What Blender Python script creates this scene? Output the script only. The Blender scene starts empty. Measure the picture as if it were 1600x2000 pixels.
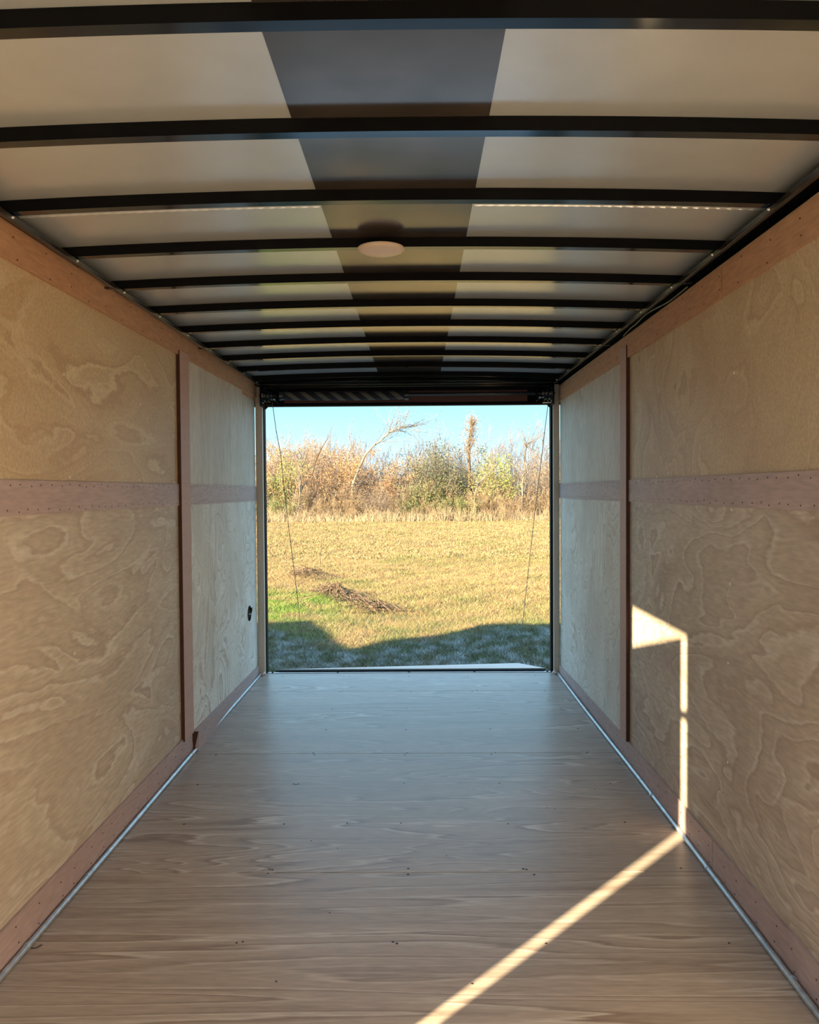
import bpy, math, random
import numpy as np
from mathutils import Matrix, Vector
C = bpy.context.scene.collection
rnd = random.Random(7)
rng = np.random.default_rng(11)

# ------------------------------------------------------------------ camera
pitch, yaw, roll, CX, CH, FPX = .02612, .01063, .00693, .0709, 1.2515, 1602.
cy, sy, cp, sp = math.cos(yaw), math.sin(yaw), math.cos(pitch), math.sin(pitch)
fw = Vector((-sy*cp, cy*cp, -sp)); rt = Vector((cy, sy, 0)); up = rt.cross(fw)
r2 = rt*math.cos(roll) - up*math.sin(roll); u2 = rt*math.sin(roll) + up*math.cos(roll)
cd = bpy.data.cameras.new('camera'); cam = bpy.data.objects.new('camera', cd); C.objects.link(cam)
cd.sensor_fit = 'HORIZONTAL'; cd.sensor_width = 36; cd.lens = FPX/1600*36
cd.clip_start = .02; cd.clip_end = 500
cam.matrix_world = Matrix(((r2.x, u2.x, -fw.x, CX), (r2.y, u2.y, -fw.y, 0), (r2.z, u2.z, -fw.z, CH), (0, 0, 0, 1)))
bpy.context.scene.camera = cam

# ------------------------------------------------------------------ light
SUN_E, SKY_S, EXPO = 8.0, 1.2, 1.72
TAN_E, RATIO = .36, 1.135                      # sun height, sun azimuth (y per x)
sd = bpy.data.lights.new('sun', 'SUN'); sun = bpy.data.objects.new('sun', sd); C.objects.link(sun)
sd.energy = SUN_E; sd.angle = math.radians(.55); sd.color = (1, .79, .48)
sdir = Vector((1, RATIO, -TAN_E*math.hypot(1, RATIO))).normalized()
sun.rotation_euler = sdir.to_track_quat('-Z', 'Y').to_euler(); sun.location = (-10, -12, 8)
w = bpy.data.worlds.new('world'); bpy.context.scene.world = w; w.use_nodes = True
nt = w.node_tree; nt.nodes.clear()
o = nt.nodes.new('ShaderNodeOutputWorld'); bg = nt.nodes.new('ShaderNodeBackground')
tc = nt.nodes.new('ShaderNodeTexCoord'); sx = nt.nodes.new('ShaderNodeSeparateXYZ'); rp = nt.nodes.new('ShaderNodeValToRGB')
nt.links.new(tc.outputs['Generated'], sx.inputs[0]); nt.links.new(sx.outputs['Z'], rp.inputs[0])
e = rp.color_ramp.elements
e[0].position = 0; e[0].color = (.25, .36, .43, 1)
e[1].position = .10; e[1].color = (.14, .30, .40, 1)
q = e.new(1.0); q.color = (.22, .34, .52, 1)
nt.links.new(rp.outputs[0], bg.inputs[0]); bg.inputs[1].default_value = SKY_S; nt.links.new(bg.outputs[0], o.inputs[0])
vs = bpy.context.scene.view_settings
vs.view_transform = 'Standard'; vs.look = 'None'; vs.gamma = 1; vs.use_curve_mapping = False; vs.exposure = EXPO
try:
    cyc = bpy.context.scene.cycles
    cyc.max_bounces = 14; cyc.diffuse_bounces = 10; cyc.glossy_bounces = 5
except Exception: pass

# ------------------------------------------------------------------ materials
def srgb(r, g, b):
    f = lambda c: ((c/255+.055)/1.055)**2.4 if c > 10 else c/255/12.92
    return (f(r), f(g), f(b), 1)
def mat(name, col, rough=.6, metal=0., spec=.5, noise=None, bump=None):
    m = bpy.data.materials.new(name); m.use_nodes = True
    n = m.node_tree.nodes; l = m.node_tree.links; b = n['Principled BSDF']
    b.inputs['Base Color'].default_value = col; b.inputs['Roughness'].default_value = rough
    b.inputs['Metallic'].default_value = metal; b.inputs['Specular IOR Level'].default_value = spec
    t = n.new('ShaderNodeTexCoord')
    if noise:                                                     # (scale xyz, amount, second colour)
        mp = n.new('ShaderNodeMapping'); mp.inputs['Scale'].default_value = noise[0]
        nz = n.new('ShaderNodeTexNoise'); nz.inputs['Scale'].default_value = 1; nz.inputs['Detail'].default_value = 4
        r = n.new('ShaderNodeValToRGB'); r.color_ramp.elements[0].position = .5-noise[1]; r.color_ramp.elements[1].position = .5+noise[1]
        r.color_ramp.elements[0].color = col; r.color_ramp.elements[1].color = noise[2]
        l.new(t.outputs['Object'], mp.inputs[0]); l.new(mp.outputs[0], nz.inputs[0]); l.new(nz.outputs[0], r.inputs[0]); l.new(r.outputs[0], b.inputs['Base Color'])
    if bump:
        nb = n.new('ShaderNodeTexNoise'); nb.inputs['Scale'].default_value = bump[0]; nb.inputs['Detail'].default_value = 3
        bp = n.new('ShaderNodeBump'); bp.inputs['Strength'].default_value = bump[1]; bp.inputs['Distance'].default_value = bump[2]
        l.new(t.outputs['Object'], nb.inputs[0]); l.new(nb.outputs[0], bp.inputs['Height']); l.new(bp.outputs[0], b.inputs['Normal'])
    return m
def ply(name, base, dark, light, seed, scl, k=9., line=.9, rough=.55, knots=.0, spec=.35, dist=.5, tint=None, wash=.5, sat=.38):
    """pine plywood face: contour figure stretched along the grain, light line edges, fine streaks, broad tone drift"""
    def ds(c, k_=sat):
        y_ = c[0]*.3+c[1]*.59+c[2]*.11; return tuple(v+(y_-v)*k_ for v in c[:3])+(1,)
    base, dark, light, tint = ds(base), ds(dark), ds(light), ds(tint or dark)
    m = bpy.data.materials.new(name); m.use_nodes = True
    n = m.node_tree.nodes; l = m.node_tree.links; b = n['Principled BSDF']
    b.inputs['Roughness'].default_value = rough; b.inputs['Specular IOR Level'].default_value = spec
    t = n.new('ShaderNodeTexCoord')
    mp = n.new('ShaderNodeMapping'); mp.inputs['Scale'].default_value = scl; mp.inputs['Location'].default_value = (seed*3.17, seed*1.73, seed*2.31)
    l.new(t.outputs['Object'], mp.inputs[0])
    nz = n.new('ShaderNodeTexNoise'); nz.inputs['Scale'].default_value = 1; nz.inputs['Detail'].default_value = 2.6; nz.inputs['Roughness'].default_value = .42; nz.inputs['Distortion'].default_value = dist
    l.new(mp.outputs[0], nz.inputs[0])
    def math_(op, a, v=None, c=None):
        x = n.new('ShaderNodeMath'); x.operation = op; l.new(a, x.inputs[0])
        if v is not None:
            if hasattr(v, 'links'): l.new(v, x.inputs[1])
            else: x.inputs[1].default_value = v
        if c is not None: x.inputs[2].default_value = c
        return x.outputs[0]
    # slightly ragged contour
    nf = n.new('ShaderNodeTexNoise'); nf.inputs['Scale'].default_value = 14; nf.inputs['Detail'].default_value = 2
    l.new(mp.outputs[0], nf.inputs[0])
    a = math_('MULTIPLY', nz.outputs[0], k)
    a2 = math_('MULTIPLY_ADD', nf.outputs[0], .42, 0.); 
    s = math_('ADD', a, a2)
    fr = math_('FRACT', s)
    rp = n.new('ShaderNodeValToRGB'); cr = rp.color_ramp; cr.interpolation = 'EASE'
    mid = tuple((u+v)/2 for u, v in zip(base, dark))
    cr.elements[0].position = 0; cr.elements[0].color = mid
    cr.elements[1].position = 1; cr.elements[1].color = dark
    for pos, c in ((.10, light), (.30, base), (.60, base), (.84, mid), (.94, dark)):
        x = cr.elements.new(pos); x.color = c
    l.new(fr, rp.inputs[0])
    b2 = math_('MULTIPLY', nz.outputs[0], k*3.3); b3 = math_('MULTIPLY_ADD', nf.outputs[0], .7, 0.); fr2 = math_('PINGPONG', math_('ADD', b2, b3), .5)
    q2 = n.new('ShaderNodeMapRange'); q2.inputs['From Min'].default_value = 0; q2.inputs['From Max'].default_value = .5; q2.inputs['To Min'].default_value = .93; q2.inputs['To Max'].default_value = 1.05; l.new(fr2, q2.inputs[0])
    h2 = n.new('ShaderNodeHueSaturation'); l.new(rp.outputs[0], h2.inputs['Color']); l.new(q2.outputs[0], h2.inputs['Value'])
    rp_out = h2.outputs[0]
    # only in some areas is the figure strong
    am = n.new('ShaderNodeTexNoise'); am.inputs['Scale'].default_value = .8; am.inputs['Detail'].default_value = 1
    l.new(mp.outputs[0], am.inputs[0])
    mr = n.new('ShaderNodeMapRange'); mr.inputs['From Min'].default_value = .35; mr.inputs['From Max'].default_value = .6; mr.inputs['To Min'].default_value = line*.35; mr.inputs['To Max'].default_value = line
    l.new(am.outputs[0], mr.inputs[0])
    mx = n.new('ShaderNodeMix'); mx.data_type = 'RGBA'; mx.inputs[6].default_value = base
    l.new(mr.outputs[0], mx.inputs[0]); l.new(rp_out, mx.inputs[7])
    # broad tone drift
    bt = n.new('ShaderNodeTexNoise'); bt.inputs['Scale'].default_value = 1.3; bt.inputs['Detail'].default_value = 3
    l.new(mp.outputs[0], bt.inputs[0])
    r3 = n.new('ShaderNodeMapRange'); r3.inputs['From Min'].default_value = .42; r3.inputs['From Max'].default_value = .66; r3.inputs['To Max'].default_value = wash
    l.new(bt.outputs[0], r3.inputs[0])
    m2 = n.new('ShaderNodeMix'); m2.data_type = 'RGBA'; m2.inputs[7].default_value = tint or dark
    l.new(r3.outputs[0], m2.inputs[0]); l.new(mx.outputs[2], m2.inputs[6])
    # fine streaks
    ms = n.new('ShaderNodeMapping'); g = [70.*(1.4 if v > 1 else .22) for v in scl]; ms.inputs['Scale'].default_value = g
    l.new(t.outputs['Object'], ms.inputs[0])
    ns = n.new('ShaderNodeTexNoise'); ns.inputs['Scale'].default_value = 1; ns.inputs['Detail'].default_value = 3
    l.new(ms.outputs[0], ns.inputs[0])
    r4 = n.new('ShaderNodeMapRange'); r4.inputs['From Min'].default_value = .3; r4.inputs['From Max'].default_value = .7; r4.inputs['To Min'].default_value = .86; r4.inputs['To Max'].default_value = 1.1
    l.new(ns.outputs[0], r4.inputs[0])
    col_ = m2.outputs[2]
    if knots:
        vm = n.new('ShaderNodeMapping'); vm.inputs['Scale'].default_value = (1, 2.2, 1.5); vm.inputs['Location'].default_value = (seed, seed*2.1, seed*.7); l.new(t.outputs['Object'], vm.inputs[0])
        vo = n.new('ShaderNodeTexVoronoi'); vo.inputs['Scale'].default_value = 1.6; l.new(vm.outputs[0], vo.inputs[0])
        vr = n.new('ShaderNodeMapRange'); vr.inputs['From Min'].default_value = knots; vr.inputs['From Max'].default_value = knots*.55; vr.inputs['To Max'].default_value = .55; l.new(vo.outputs['Distance'], vr.inputs[0])
        vx = n.new('ShaderNodeMix'); vx.data_type = 'RGBA'; vx.inputs[7].default_value = srgb(128, 92, 62); l.new(vr.outputs[0], vx.inputs[0]); l.new(col_, vx.inputs[6]); col_ = vx.outputs[2]
    hs = n.new('ShaderNodeHueSaturation'); l.new(col_, hs.inputs['Color']); l.new(r4.outputs[0], hs.inputs['Value'])
    l.new(hs.outputs[0], b.inputs['Base Color'])
    bp = n.new('ShaderNodeBump'); bp.inputs['Strength'].default_value = .12; bp.inputs['Distance'].default_value = .002
    l.new(ns.outputs[0], bp.inputs['Height']); l.new(bp.outputs[0], b.inputs['Normal'])
    return m
FB, FD, FL = srgb(196, 174, 154), srgb(158, 126, 102), srgb(224, 212, 198)
M = {}
M['floor'] = [ply(f'floor_plywood_{i}', FB, FD, FL, 3+i*7, (sx_, sy_, 1), k=k_, line=.8, rough=.36, spec=.55, tint=srgb(176, 158, 142), wash=.55)
              for i, (k_, sx_, sy_) in enumerate(((8, .8, 4.2), (9, .9, 4.0), (12, .35, 5.5), (12, .7, 5.5), (11, .7, 5)))]
WB, WD, WL = srgb(218, 198, 164), srgb(200, 170, 136), srgb(234, 224, 202)
M['lowL'] = ply('plywood_left_lower', WB, WD, WL, 5, (1, 1.0, 3.4), k=10, line=.75, dist=1.0)
M['lowLf'] = ply('plywood_left_lower_rear', srgb(238, 234, 218), srgb(208, 192, 164), srgb(248, 248, 242), 15, (1, 2.8, 1.9), k=13, line=1, dist=1.0)  # rear sheets paler: daylight from the doorway is put into their colour
M['upL'] = ply('plywood_left_upper', srgb(216, 192, 150), srgb(198, 164, 122), srgb(230, 212, 174), 25, (1, 1.1, 3.2), k=8, line=.75, dist=.8, sat=.12)
M['upLf'] = ply('plywood_left_upper_rear', srgb(226, 214, 188), srgb(206, 186, 154), srgb(238, 228, 208), 31, (1, 4.6, .7), k=6, line=.7)
M['lowR'] = ply('plywood_right_lower', srgb(214, 194, 166), srgb(186, 154, 124), srgb(236, 226, 208), 45, (1, 1.0, 3.0), k=11, line=.7, dist=1., knots=.075)
M['lowRf'] = ply('plywood_right_lower_rear', srgb(236, 230, 214), srgb(206, 190, 164), srgb(248, 248, 242), 52, (1, 3.2, 1.8), k=14, line=1, dist=1.2)
M['upR'] = ply('plywood_right_upper', srgb(214, 190, 150), srgb(196, 162, 122), srgb(228, 208, 170), 64, (1, 2.0, 1.9), k=8, line=.7, dist=1.3, sat=.12, knots=.05)
M['upRf'] = ply('plywood_right_upper_rear', srgb(226, 214, 190), srgb(206, 186, 156), srgb(238, 228, 208), 78, (1, 3.2, 1.), k=8, line=.7, dist=1.)
M['luan'] = ply('pink_luan_board', srgb(206, 172, 166), srgb(188, 150, 144), srgb(216, 186, 180), 9, (1.2, .5, 3.), k=3, line=.35, wash=.6)
M['luan2'] = ply('tan_luan_board', srgb(204, 160, 126), srgb(186, 138, 106), srgb(212, 172, 140), 19, (1.2, .5, 3.), k=3, line=.3, wash=.5, sat=0.)
M['post'] = mat('pink_batten', srgb(194, 158, 144), .6, noise=((3, 3, 40), .3, srgb(204, 170, 156)))
M['jamb'] = mat('grey_tan_jamb_board', srgb(196, 182, 166), .55, noise=((60, 60, 1.5), .3, srgb(208, 194, 178)))
M['edge'] = mat('dark_board_edge', srgb(66, 34, 26), .8, noise=((5, 5, 30), .3, srgb(80, 44, 32)))
M['redboard'] = mat('red_brown_header_board', srgb(76, 40, 32), .6, noise=((1, 4, 30), .3, srgb(92, 50, 40)))
M['sheet'] = mat('galvanised_roof_sheet', srgb(222, 229, 234), .22, .45, noise=((9, 9, 9), .2, srgb(216, 222, 226)), bump=(260, .05, .002))
M['strip'] = mat('grey_roof_strip', srgb(150, 136, 130), .17, .8, noise=((7, 7, 7), .3, srgb(116, 110, 104)))
M['black'] = mat('black_painted_steel', (.004, .005, .006, 1), .10, 0, .5, bump=(14, .08, .001))
M['gloss'] = mat('glossy_bow_underside', (.13, .145, .16, 1), .12, 1., noise=((3, 30, 3), .3, (.10, .115, .13, 1)))  # same paint as the bow faces; brightness of its reflections put into the colour
M['dull'] = mat('dull_black_steel', (.003, .003, .004, 1), .6, 0, .1, noise=((8, 8, 8), .3, (.006, .006, .007, 1)))
M['rail'] = mat('bronze_top_rail', (.10, .08, .065, 1), .25, .6, noise=((8, 8, 8), .3, (.03, .024, .02, 1)))
M['steel'] = mat('galvanised_conduit', srgb(226, 226, 226), .3, .6, noise=((30, 30, 30), .3, srgb(170, 172, 176)))
M['alum'] = mat('bright_aluminium', srgb(214, 216, 218), .35, .6, noise=((20, 20, 20), .3, srgb(196, 198, 202)))
M['lens'] = mat('ivory_lamp_lens', srgb(226, 210, 196), .35, noise=((14, 14, 14), .3, srgb(218, 196, 176)))
M['screw'] = mat('screw_head', srgb(60, 46, 38), .5, .3, noise=((90, 90, 90), .3, srgb(90, 74, 60)))
M['white'] = mat('white_screw_head', srgb(240, 236, 226), .4, .2, noise=((90, 90, 90), .3, srgb(224, 220, 210)))
M['weave'] = None
M['ramp'] = mat('pale_ramp_plywood', srgb(205, 208, 206), .35, .0, .6, noise=((3, 1, 3), .3, srgb(188, 192, 192)))
M['cable'] = mat('steel_cable', (.12, .11, .10, 1), .5, .6, noise=((50, 50, 50), .3, (.2, .18, .16, 1)))
M['tire'] = mat('tyre_rubber', (.02, .02, .02, 1), .8, noise=((20, 20, 20), .3, (.03, .03, .03, 1)))
M['paint'] = mat('white_trailer_paint', srgb(225, 225, 222), .3, noise=((2, 2, 2), .3, srgb(215, 215, 212)))
# striped spring sleeve: helical bands of grey mesh on black
m = bpy.data.materials.new('striped_spring_sleeve'); m.use_nodes = True; n = m.node_tree.nodes; l = m.node_tree.links; b = n['Principled BSDF']
t = n.new('ShaderNodeTexCoord'); wv = n.new('ShaderNodeTexWave'); mp = n.new('ShaderNodeMapping')
mp.inputs['Rotation'].default_value = (0, 0, 0); sxx = n.new('ShaderNodeSeparateXYZ'); l.new(t.outputs['Object'], sxx.inputs[0])
a1 = n.new('ShaderNodeMath'); a1.operation = 'MULTIPLY_ADD'; l.new(sxx.outputs['Z'], a1.inputs[0]); a1.inputs[1].default_value = 1.3; l.new(sxx.outputs['X'], a1.inputs[2])
a2 = n.new('ShaderNodeMath'); a2.operation = 'MULTIPLY'; l.new(a1.outputs[0], a2.inputs[0]); a2.inputs[1].default_value = 1/.1
a3 = n.new('ShaderNodeMath'); a3.operation = 'FRACT'; l.new(a2.outputs[0], a3.inputs[0])
r = n.new('ShaderNodeValToRGB'); r.color_ramp.interpolation = 'CONSTANT'; r.color_ramp.elements[0].color = (.11, .10, .085, 1); r.color_ramp.elements[1].position = .45; r.color_ramp.elements[1].color = (.008, .009, .016, 1)
l.new(a3.outputs[0], r.inputs[0]); l.new(r.outputs[0], b.inputs['Base Color']); b.inputs['Roughness'].default_value = .75
M['weave'] = m

# ------------------------------------------------------------------ mesh helpers
class MB:
    def __init__(s): s.v = []; s.f = []; s.sm = False
    def hexa(s, p):                                    # 8 corners: bottom 4 (ccw), top 4
        k = len(s.v); s.v += [tuple(q) for q in p]
        s.f += [tuple(k+i for i in q) for q in ((3, 2, 1, 0), (4, 5, 6, 7), (0, 1, 5, 4), (1, 2, 6, 5), (2, 3, 7, 6), (3, 0, 4, 7))]
        return s
    def box(s, x0, x1, y0, y1, z0, z1):
        return s.hexa([(x0, y0, z0), (x1, y0, z0), (x1, y1, z0), (x0, y1, z0), (x0, y0, z1), (x1, y0, z1), (x1, y1, z1), (x0, y1, z1)])
    def tube(s, pts, r, n=8, cap=True):
        k = len(s.v); pts = [Vector(p) for p in pts]; rr = r if isinstance(r, (list, tuple)) else [r]*len(pts)
        for i, p in enumerate(pts):
            d = (pts[min(i+1, len(pts)-1)] - pts[max(i-1, 0)]).normalized()
            a = d.cross(Vector((0, 0, 1)) if abs(d.z) < .9 else Vector((1, 0, 0))).normalized(); c = d.cross(a)
            for j in range(n):
                t = 2*math.pi*j/n; s.v.append(tuple(p + (a*math.cos(t) + c*math.sin(t))*rr[i]))
        for i in range(len(pts)-1):
            for j in range(n):
                q = k+i*n; s.f.append((q+j, q+(j+1) % n, q+n+(j+1) % n, q+n+j))
        if cap: s.f += [tuple(k+j for j in range(n)), tuple(k+(len(pts)-1)*n+n-1-j for j in range(n))]
        return s
    def disc(s, c, nrm, r, n=8, h=.0015):
        c = Vector(c); nn = Vector(nrm)
        return s.tube([c, c+nn*h], [r, r*.85], n)
    def build(s, name, m, parent=None, smooth=False, bevel=0):
        me = bpy.data.meshes.new(name); me.from_pydata(s.v, [], s.f); me.update()
        me.materials.append(m); o = bpy.data.objects.new(name, me); C.objects.link(o)
        if parent: o.parent = parent
        if smooth:
            me.polygons.foreach_set('use_smooth', [True]*len(me.polygons)); me.set_sharp_from_angle(angle=math.radians(40))
        if bevel:
            bv = o.modifiers.new('b', 'BEVEL'); bv.width = bevel; bv.segments = 2; bv.limit_method = 'ANGLE'
        return o
def tag(o, label=None, cat=None, group=None, kind=None):
    if label: o['label'] = label
    if cat: o['category'] = cat
    if group: o['group'] = group
    if kind: o['kind'] = kind
    return o
def empty(name, loc=(0, 0, 0), **k):
    o = bpy.data.objects.new(name, None); C.objects.link(o); o.location = loc; o.empty_display_size = .1
    return tag(o, **k)

W = 1.029
YF, YB = -.7, 5.54                              # front end (left open behind the camera to let in added daylight) and rear end of the walls
# ------------------------------------------------------------------ floor
floor = empty('floor', kind='structure', label='pinkish pine plywood floor of the trailer, sheets laid crosswise', cat='floor')
S0 = 2.6585
ys = [YF, S0-2*1.2192, S0-1.2192, S0, S0+1.2192, S0+2.4384, 5.60]
for i in range(6):
    g = .0022 if i != 3 and i != 2 else .0026
    MB().box(-W-.015, W+.015, ys[i]+(g if i else 0), ys[i+1]-g, -.02, 0).build('floor_sheet', M['floor'][i % 5 if i < 5 else 4], floor)
MB().box(-W-.015, W+.015, YF, 5.60, -.06, -.021).build('subfloor', M['dull'], floor)
sc = MB()
def fs(x, y, r=.0045): sc.disc((x, y, -.0003), (0, 0, 1), r*rnd.uniform(.8, 1.25), 8, .0012)
for y, xs in ((2.242, (-.441, -.425, -.007, .004, .416, .919)), (3.47, (-.881, -.459, -.470, -.450, .002, .41, .88)), (3.055, (-.82, -.442, -.205, -.002, .40, .84)),
              (2.68, (-.42, -.43, .03, .42, .41, .93)), (2.645, (-.43, .03, .44)), (1.85, (-.9, -.44, 0, .42, .9)), (3.86, (-.9, -.43, 0, .41, .86)), (3.89, (-.44, .01, .43, .87)),
              (4.27, (-.86, -.42, .0, .44, .9)), (4.68, (-.85, -.43, .0, .41, .88)), (5.08, (-.8, -.42, .02, .4, .85)), (5.1, (-.41, .43)), (5.5, (-.85, -.4, 0, .4, .85))):
    for x in xs: fs(x, y + rnd.uniform(-.008, .008))
for x, y in ((-.32, 2.90), (.16, 2.78), (-.22, 2.84), (.57, 3.2), (.6, 3.19), (.8, 3.4), (-.2, 2.4), (.2, 2.05), (-.3, 2.06)): fs(x, y, .003)
tag(sc.build('screw', M['screw'], floor), 'dark screw heads dotting the floor', kind='stuff')

# ------------------------------------------------------------------ walls
def wall(side):
    s = -1 if side == 'left' else 1
    root = empty('wall_'+side, kind='structure', label=f'pine plywood wall of the trailer on the {side} with pink cover boards', cat='wall')
    def b(y0, y1, z0, z1, t0=.0, t1=.02, name='wall_panel', m=None, z0b=None, z1b=None, bev=0):
        xa, xb = s*(W-t0), s*(W+t1)                       # t0 proud of the wall line, t1 behind it
        z0b = z0 if z0b is None else z0b; z1b = z1 if z1b is None else z1b
        P = [(xa, y0, z0), (xb, y0, z0), (xb, y1, z0b), (xa, y1, z0b), (xa, y0, z1), (xb, y0, z1), (xb, y1, z1b), (xa, y1, z1b)]
        if s < 0: P = [P[1], P[0], P[3], P[2], P[5], P[4], P[7], P[6]]
        return MB().hexa(P).build(name, m, root, bevel=bev)
    L = side == 'left'
    lo, lof, upp, upf = (M['lowL'], M['lowLf'], M['upL'], M['upLf']) if L else (M['lowR'], M['lowRf'], M['upR'], M['upRf'])
    J = 3.80
    zt = 1.955
    if L:
        b(1.337, J-.003, 0, 1.235, m=lo); b(1.337, J-.003, 1.24, zt, m=upp)
        b(YF, .542, 0, 1.235, m=lo); b(YF, .542, 1.24, zt, m=upp); b(.542, 1.337, 1.87, zt, m=upp)
    else:
        b(1.36, J-.003, 0, 1.235, m=lo); b(1.36, J-.003, 1.24, zt, m=upp)
        b(YF, 1.354, 0, 1.235, m=lo); b(YF, 1.354, 1.24, zt, m=upp)
    b(J, YB, 0, 1.235, m=lof); b(J, YB, 1.24, zt, m=upf)
    # outer skin of the trailer
    for a, c, z0, z1 in (((YF, .542, -.06, 2.03), (1.337, 5.62, -.06, 2.03), (.542, 1.337, 1.87, 2.03), (.542, 1.337, -.06, -.0)) if L else ((YF, 5.62, -.06, 2.03),)):
        b(a, c, z0, z1, t0=-.03, t1=.051, name='outer_skin', m=M['dull'])
    # pink horizontal cover boards at mid height
    m0, m1 = (1.190, 1.288) if L else (1.195, 1.293)
    pa, pb = (3.745, 3.895) if L else (3.722, 3.835)
    if L: b(1.36, pa, m0, m1, .006, -.001, 'cover_board', M['luan']); b(YF, .52, m0, m1, .006, -.001, 'cover_board', M['luan'])
    else: b(YF, 1.2, m0, m1, .006, -.001, 'cover_board', M['luan']); b(1.203, pa, m0, m1, .006, -.001, 'cover_board', M['luan'])
    if L: b(pb, YB, m0, m1, .006, -.001, 'cover_board', M['luan'])
    else: b(pb, 4.55, m0, m1, .006, -.001, 'cover_board', M['luan']); b(4.553, YB, m0, m1, .005, -.001, 'cover_board', M['luan'])
    # upright batten with its dark raw edge
    b(pa+.002, pb, .10, 1.90, .017, -.001, 'batten', M['post']); b(pa-.002, pa+.003, .10, 1.90, .0165, -.001, 'batten_edge', M['edge'])
    # upper cover boards
    if L:
        b(YF, 2.647, 1.878, 1.974, .010, -.001, 'upper_board', M['luan2'], 1.876, 1.976)
        b(2.650, 5.60, 1.876, 1.976, .012, -.001, 'upper_board', M['luan2'], 1.887, 2.004)
        b(5.15, 5.535, 1.862, 1.89, .006, -.001, 'upper_board', M['luan2'])
    else:
        b(YF, 2.572, 1.852, 1.948, .010, -.001, 'upper_board', M['luan2'], 1.848, 1.944)
        b(2.59, 5.52, 1.846, 1.944, .012, -.001, 'upper_board', M['luan2'], 1.840, 1.940)
        b(2.572, 2.59, 1.852, 1.94, .001, -.0005, 'upper_gap', M['edge'])
    # fasteners
    wh = MB()
    if L: pts = [(2.58, .99), (3.232, .945), (2.593, .74), (3.239, .705), (2.58, 1.30), (3.23, 1.30), (3.24, 1.16), (2.6, .30), (3.25, .33), (4.6, 1.5), (4.5, 1.75), (5.0, 1.6), (2.55, 1.62), (3.25, 1.6)]
    else: pts = [(2.529, .957), (2.514, 1.187), (1.959, .974), (2.54, .71), (1.958, .742), (3.163, .969), (3.15, 1.31), (3.16, .7), (2.54, .4), (1.96, .45), (3.17, .4), (4.5, 1.6), (3.3, 1.3), (4.6, .8), (2.5, 1.6)]
    for y, z in pts: wh.disc((s*W, y, z), (-s, 0, 0), .0052, 8, .0015)
    tag(wh.build('wall_screw', M['white'], root), kind='stuff')
    st = MB(); rr = random.Random(3)
    for (za, off) in ((m0+.012, 0), (m1-.012, .02)):
        y = 1.5 + off
        while y < YB-.03:
            if not pa-.02 < y < pb+.02: st.disc((s*(W-.006), y, za+rr.uniform(-.006, .006)), (-s, 0, 0), .0026, 6, .0008)
            y += .062*rr.uniform(.8, 1.2)
    for zz, y0, off in ((1.95, 1.5, 0), (1.895, 1.5, .1)):
        y = y0 + off
        while y < YB-.1:
            st.disc((s*(W-.012), y, zz+(.0 if L else -.028)+rr.uniform(-.01, .01)), (-s, 0, 0), .0026, 6, .0012); y += .19*rr.uniform(.7, 1.3)
    for y in np.arange(.3, 1.85, .3): st.disc((s*(W-.017), (pa+pb)/2+rr.uniform(-.02, .02), y), (-s, 0, 0), .0026, 6, .0008)
    tag(st.build('staple', M['edge'], root), kind='stuff')
    return root, b
wl, bL = wall('left'); wr, bR = wall('right')

# baseboards (pink cover boards along the floor)
def baseboard(side, segs):
    s = -1 if side == 'left' else 1
    root = empty('baseboard_'+side, kind='structure', label=f'pink plywood kick board along the foot of the {side} wall', cat='baseboard')
    for (y0, y1, z0, z1, ta, tb) in segs:
        P = []
        for z, top in ((0, 0), (1, 1)):
            za, zb = (0.0, 0.0) if not top else (z0, z1)
            P += [(s*W, y0, za), (s*(W-ta), y0, za), (s*(W-tb), y1, zb), (s*W, y1, zb)]
        MB().hexa(P).build('kick_board', M['luan'], root)
    st = MB(); rr = random.Random(5)
    y = 1.4
    while y < 5.5:
        for z in (.03, .078): st.disc((s*(W-.0105), y+rr.uniform(-.01, .01), z+rr.uniform(-.008, .008)), (-s, 0, 0), .0026, 6, .0008)
        y += .12*rr.uniform(.7, 1.3)
    tag(st.build('staple', M['edge'], root), kind='stuff')
    return root
baseboard('left', [(1.337, 3.895, .111, .111, .009, .009), (3.90, 3.925, .05, .05, .004, .004), (3.93, YB, .094, .066, .030, .010), (YF, .52, .11, .11, .009, .009)])
baseboard('right', [(YF, 2.643, .111, .108, .009, .009), (2.650, 3.42, .108, .108, .009, .010), (3.423, 5.2, .107, .072, .009, .009), (5.203, YB, .07, .062, .009, .009)])
# raw dark wedge where the two left kick boards part
MB().hexa([(-W+.004, 3.926, 0), (-W+.008, 3.926, 0), (-W+.008, 3.9295, 0), (-W+.004, 3.9295, 0), (-W, 3.912, .094), (-W+.030, 3.922, .094), (-W+.030, 3.9295, .094), (-W, 3.9295, .094)]).build('kick_gap', M['edge'], bpy.data.objects['baseboard_left'])

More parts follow.
